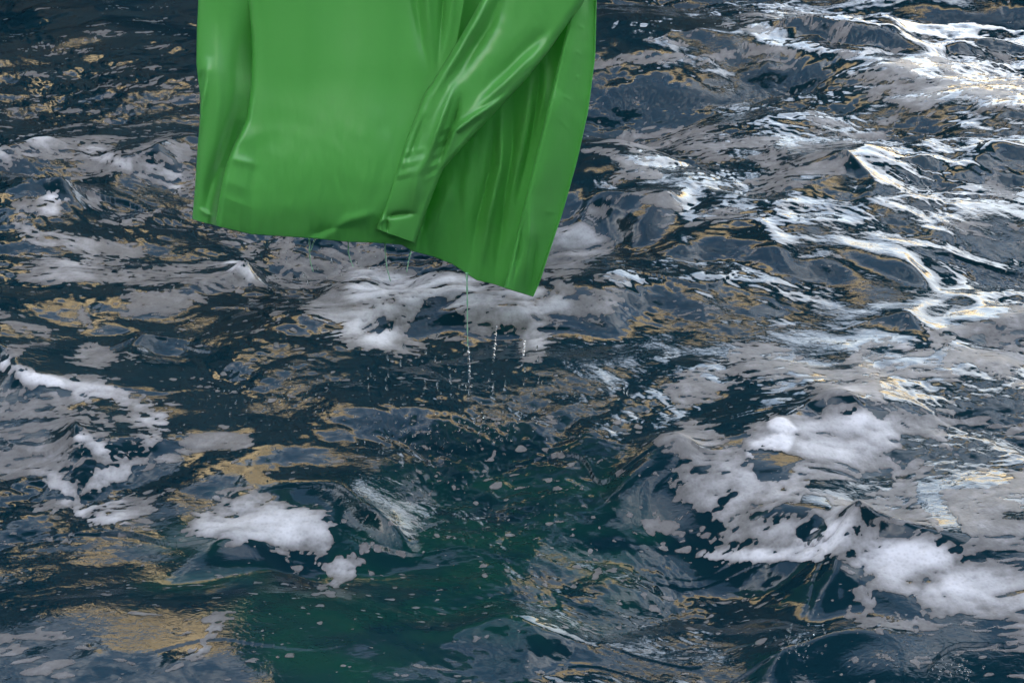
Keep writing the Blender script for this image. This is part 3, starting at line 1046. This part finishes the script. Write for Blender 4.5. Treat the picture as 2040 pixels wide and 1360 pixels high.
def d_flap(s, t, px, py):
    d = 0.085 + 0.055 * flare(s, 0.12) * (1 - 0.35 * smooth(.3, 1, s)) - 0.045 * (1 - flare(1 - s, 0.10))
    d -= 0.035 * smooth(330, 20, py)
    d += fold(px, py, [(985, -40), (950, 40), (915, 100), (880, 160), (860, 200)], 11, .024)
    d += fold(px, py, [(1010, -40), (975, 50), (930, 120), (900, 170)], 16, -.026)
    d += fold(px, py, [(905, 170), (890, 210), (868, 270), (845, 340)], 8, .024)
    d += fold(px, py, [(918, 190), (906, 240), (886, 290), (872, 330)], 7, -.022)
    d += fold(px, py, [(1010, 190), (950, 230), (905, 262), (892, 300), (876, 335)], 8, .020)
    d += fold(px, py, [(1080, 90), (1000, 170), (930, 235)], 12, .018)
    d += fold(px, py, [(1100, 50), (1020, 130), (950, 195)], 18, -.018)
    d += fold(px, py, [(845, 230), (825, 290), (812, 330)], 9, -.014)
    d += fold(px, py, [(850, 300), (832, 350), (822, 420)], 12, .016)
    for i in range(9):
        a = 250 + i * 12
        d += fold(px, py, [(866 - i * 3, a + 16), (908 - i * 4, a - 3)], 4.5, .0017 * (-1) ** i)
    for i in range(6):
        a = 310 + i * 11
        d += fold(px, py, [(785 - i * 2, a), (850 - i * 2, a - 16)], 5, .0016 * (-1) ** i)
    d += fold(px, py, [(756, 436), (790, 428), (830, 424)], 5, -.016)
    d += fold(px, py, [(752, 452), (765, 434), (780, 432)], 5, .012)
    d += fold(px, py, [(770, 432), (772, 470)], 5, -.012)
    return d + 0.003 * wr(px, py, .8, .4, ox=11) + 0.0005 * wr(px, py, .8, .5, W2)


L2 = LEFT_EDGE
SEAM_UNDER = [(x + 16, y) for x, y in SEAM]
stitching()
panel('side_fold', L2, SEAM_UNDER, d_left, ns=110, bottom=BOTTOM, label='narrow turned-in fold down the left side')
panel('front_panel', SEAM, [(940, -150), (925, 0), (905, 120), (880, 200), (858, 290), (850, 380), (838, 440), (828, 500)], d_main, ns=300, bottom=BOTTOM)
panel('back_panel', [(930, -150), (920, 0), (880, 120), (850, 220), (835, 320), (822, 420), (814, 492)],
      [(x + 14, y) for x, y in RIGHT_FOLD], d_back, ns=240, bottom=BOTTOM, label='rear part hanging in narrow upright pleats')
panel('side_panel', RIGHT_FOLD, RIGHT_EDGE, d_right, ns=130, bottom=BOTTOM)
panel('folded_flap', FLAP_L, FLAP_R, d_flap, ns=200, nt=360, label='long flap folded diagonally across the front')


# ------------------------------------------------------------------ trickles, drip strings, drops, splash
def tube_mesh(name, pts, rads, mat, nseg=8):
    P = np.array(pts, float)
    n = len(P)
    T = np.gradient(P, axis=0)
    T /= np.linalg.norm(T, axis=1, keepdims=True)
    up = np.array([0.0, 1.0, 0.05])
    A = np.cross(T, up)
    A /= np.linalg.norm(A, axis=1, keepdims=True)
    B = np.cross(T, A)
    th = np.linspace(0, 2 * np.pi, nseg, endpoint=False)
    R = np.array(rads, float)
    V = P[:, None, :] + R[:, None, None] * (A[:, None, :] * np.cos(th)[None, :, None] + B[:, None, :] * np.sin(th)[None, :, None])
    V = V.reshape(-1, 3)
    F = []
    for i in range(n - 1):
        for j in range(nseg):
            F.append((i * nseg + j, (i + 1) * nseg + j, (i + 1) * nseg + (j + 1) % nseg, i * nseg + (j + 1) % nseg))
    return mesh_from(name, V, F, mat)


M_TRICKLE = drop_material('trickle_water', (0.42, 0.85, 0.50, 1))
M_TRICKLE.node_tree.nodes['Principled BSDF'].inputs['Transmission Weight'].default_value = 0.55


def trickle(path, r0, label):
    n = 40
    x, y = poly(path, n)
    pts = [upright(a, b, SHEET_Y - 0.02) for a, b in zip(x, y)]
    o0 = pts[0]
    pts = [(p[0] - o0[0], p[1] - o0[1], p[2] - o0[2]) for p in pts]
    rad = [r0 * (1 + 0.35 * math.sin(i * 0.9)) * (1 - 0.55 * i / n) for i in range(n)]
    rad[0] = r0 * 2
    me = tube_mesh('water_trickle', pts, rad, M_TRICKLE)
    link('water_trickle', me, label=label, category='trickle', group='thin water trickles under the sheet').location = o0


trickle([(616, 470), (616, 495), (618, 520), (624, 541)], .0032, 'thin green tinted trickle furthest left under the hanging sheet')
trickle([(630, 470), (624, 484), (619, 500)], .0034, 'short slanting trickle joining the leftmost one under the sheet')
trickle([(694, 480), (694, 502), (698, 518), (704, 532)], .0031, 'short curved trickle under the smooth middle of the sheet')
trickle([(767, 484), (768, 510), (771, 535), (778, 560)], .0032, 'trickle falling just below the lower end of the folded flap')
trickle([(819, 496), (815, 515), (810, 542)], .0034, 'faint trickle slanting left below the notch beside the flap')
trickle([(930, 544), (931, 600), (931, 650), (932, 690)], .0034, 'longest straight trickle dropping from the right half of the sheet')


def string(path, r0, label, seed):
    """a stream that has begun to break into a twisted string of beads"""
    n = 130
    x, y = poly(path, n)
    rr = random.Random(seed)
    pts, rad = [], []
    for i, (a, b) in enumerate(zip(x, y)):
        p = upright(a, b, SHEET_Y - 0.02)
        ph = i * 0.62
        pts.append((p[0] + 0.0035 * math.sin(ph), p[1] + 0.0035 * math.cos(ph), p[2]))
        rad.append(r0 * 0.8 * (0.22 + rr.uniform(.5, 1.0) * max(0, math.sin(i * 0.31 + 1.6 * math.sin(i * .07 + seed) + rr.random() * .4)) ** 1.3) * min(1, (i + 1) / 6, (n - i) / 6))
    o0 = pts[0]
    pts = [(p[0] - o0[0], p[1] - o0[1], p[2] - o0[2]) for p in pts]
    me = tube_mesh('drip_string', pts, rad, M_DROP)
    link('drip_string', me, label=label, category='water drip', group='broken strings of falling water').location = o0


string([(932, 692), (934, 725), (935, 752)], .0040, 'twisted string of drops continuing the longest trickle', 1)
string([(988, 650), (985, 690), (982, 722)], .0046, 'brightest beaded string of falling water below the sheet corner', 2)
string([(1045, 678), (1043, 700), (1042, 712)], .0036, 'short beaded string of water right of the brightest one', 3)

# one drop shape, copied
def drop_mesh():
    import bmesh
    bm = bmesh.new()
    bmesh.ops.create_uvsphere(bm, u_segments=10, v_segments=8, radius=1.0)
    for v in bm.verts:
        v.co.z *= 1.9
        if v.co.z > 0:
            k = 1 - 0.45 * v.co.z / 1.9
            v.co.x *= k
            v.co.y *= k
    me = bpy.data.meshes.new('water_drop')
    bm.to_mesh(me)
    bm.free()
    for p in me.polygons:
        p.use_smooth = True
    me.materials.append(M_DROP)
    return me


DM = drop_mesh()
spots = []
WHERE = {980: 'line under the brightest beaded string', 936: 'line under the longest trickle', 1043: 'line under the short beaded string on the right',
         1075: 'line straight below the lowest corner of the sheet', 870: 'line before the left end of the central foam', 800: 'pair left of the central foam tip',
         776: 'line above the left part of the splash', 845: 'line above the middle of the splash', 905: 'pair just left of the longest trickle', 740: 'pair furthest left over the golden ripples',
         1010: 'pair just right of the brightest beaded string', 1140: 'pair right of the splash', 1157: 'pair beside the right edge of the splash', 1244: 'pair furthest right of the splash',
         665: 'gap between the two leftmost trickles', 710: 'gap right of the short curved trickle', 615: 'space below the leftmost trickle', 605: 'space left of the leftmost trickle',
         338: 'dark water left of the sheet', 1150: 'space well right of the beaded strings'}
ORD = ['topmost', 'second', 'third', 'fourth', 'lowest']
for cx, ys in ((980, (740, 765, 792, 830, 868)), (936, (770, 800, 842, 880)), (1043, (722, 738, 770, 812)), (1075, (690, 716, 760, 815)),
               (870, (668, 712, 768)), (800, (690, 725)), (776, (715, 745, 790, 850)), (845, (700, 735, 760, 815)), (905, (735, 790)),
               (740, (745, 770)), (1010, (760, 850)), (1140, (830, 842)), (1157, (826, 838)), (1244, (850, 864)), (665, (520,)), (710, (520,)), (615, (560,)), (605, (548,)), (338, (190,)), (1150, (790,))):
    for n_, yy in enumerate(ys):
        if len(ys) == 1:
            lab = 'single clear water drop falling in the ' + WHERE[cx]
        else:
            lab = ('lowest' if n_ == len(ys) - 1 else ORD[n_]) + ' clear drop in the ' + WHERE[cx]
        spots.append((cx + random.uniform(-5, 5), yy + random.uniform(-3, 3), lab))
for i, (a, b, lab) in enumerate(spots):
    o = bpy.data.objects.new('water_drop', DM)
    yy = SHEET_Y - random.uniform(0, 0.10)
    pz = upright(a, b, yy)
    o.location = (pz[0], pz[1], max(pz[2], 0.10))
    s = random.uniform(.0034, .0044)
    o.scale = (s, s, s * random.uniform(.9, 2.2))
    o.rotation_euler = (0, random.uniform(-.15, .2), 0)
    o['label'] = lab
    o['category'] = 'water drop'
    o['group'] = 'falling drops of water below the sheet'
    COL.objects.link(o)

# spray where the drops land: far too many beads to count, real little spheres in one object
def spray():
    r = random.Random(8)
    ico = [(0, 0, 1), (.894, 0, .447), (.276, .851, .447), (-.724, .526, .447), (-.724, -.526, .447), (.276, -.851, .447),
           (.724, .526, -.447), (-.276, .851, -.447), (-.894, 0, -.447), (-.276, -.851, -.447), (.724, -.526, -.447), (0, 0, -1)]
    fc = [(0, 1, 2), (0, 2, 3), (0, 3, 4), (0, 4, 5), (0, 5, 1), (1, 6, 2), (2, 7, 3), (3, 8, 4), (4, 9, 5), (5, 10, 1),
          (2, 6, 7), (3, 7, 8), (4, 8, 9), (5, 9, 10), (1, 10, 6), (11, 7, 6), (11, 8, 7), (11, 9, 8), (11, 10, 9), (11, 6, 10)]
    V, F = [], []
    cl = [(820, 870, 50, 26, 150), (935, 850, 40, 14, 60), (985, 850, 30, 16, 70), (1080, 830, 60, 22, 80), (600, 790, 90, 26, 90), (760, 810, 80, 26, 60),
          (1050, 790, 120, 60, 60), (1240, 850, 30, 12, 14), (440, 440, 40, 6, 14), (700, 505, 60, 12, 22), (1790, 100, 0, 0, 0), (900, 880, 150, 25, 60),
          (700, 995, 10, 14, 16), (745, 1030, 40, 20, 30), (1585, 1275, 26, 18, 40), (1900, 1330, 30, 14, 24), (1240, 560, 20, 22, 18), (600, 550, 60, 30, 30)]
    for cx, cy, sx, sy, n in cl:
        for _ in range(int(n * 1.4)):
            a, b = r.gauss(cx, sx), r.gauss(cy, sy)
            z = 0.03 + abs(r.gauss(0, .05))
            gx, gy = ground(a, b, z)
            s = r.uniform(.0018, .0048)
            k = len(V)
            V += [(gx + s * x, gy + s * y, z + s * 1.3 * q) for x, y, q in ico]
            F += [(k + p, k + q, k + w) for p, q, w in fc]
    me = mesh_from('splash_spray', V, F, M_DROP)
    link('splash_spray', me, kind='stuff', label='fine spray of tiny water beads where the drips hit the sea', category='spray')


spray()
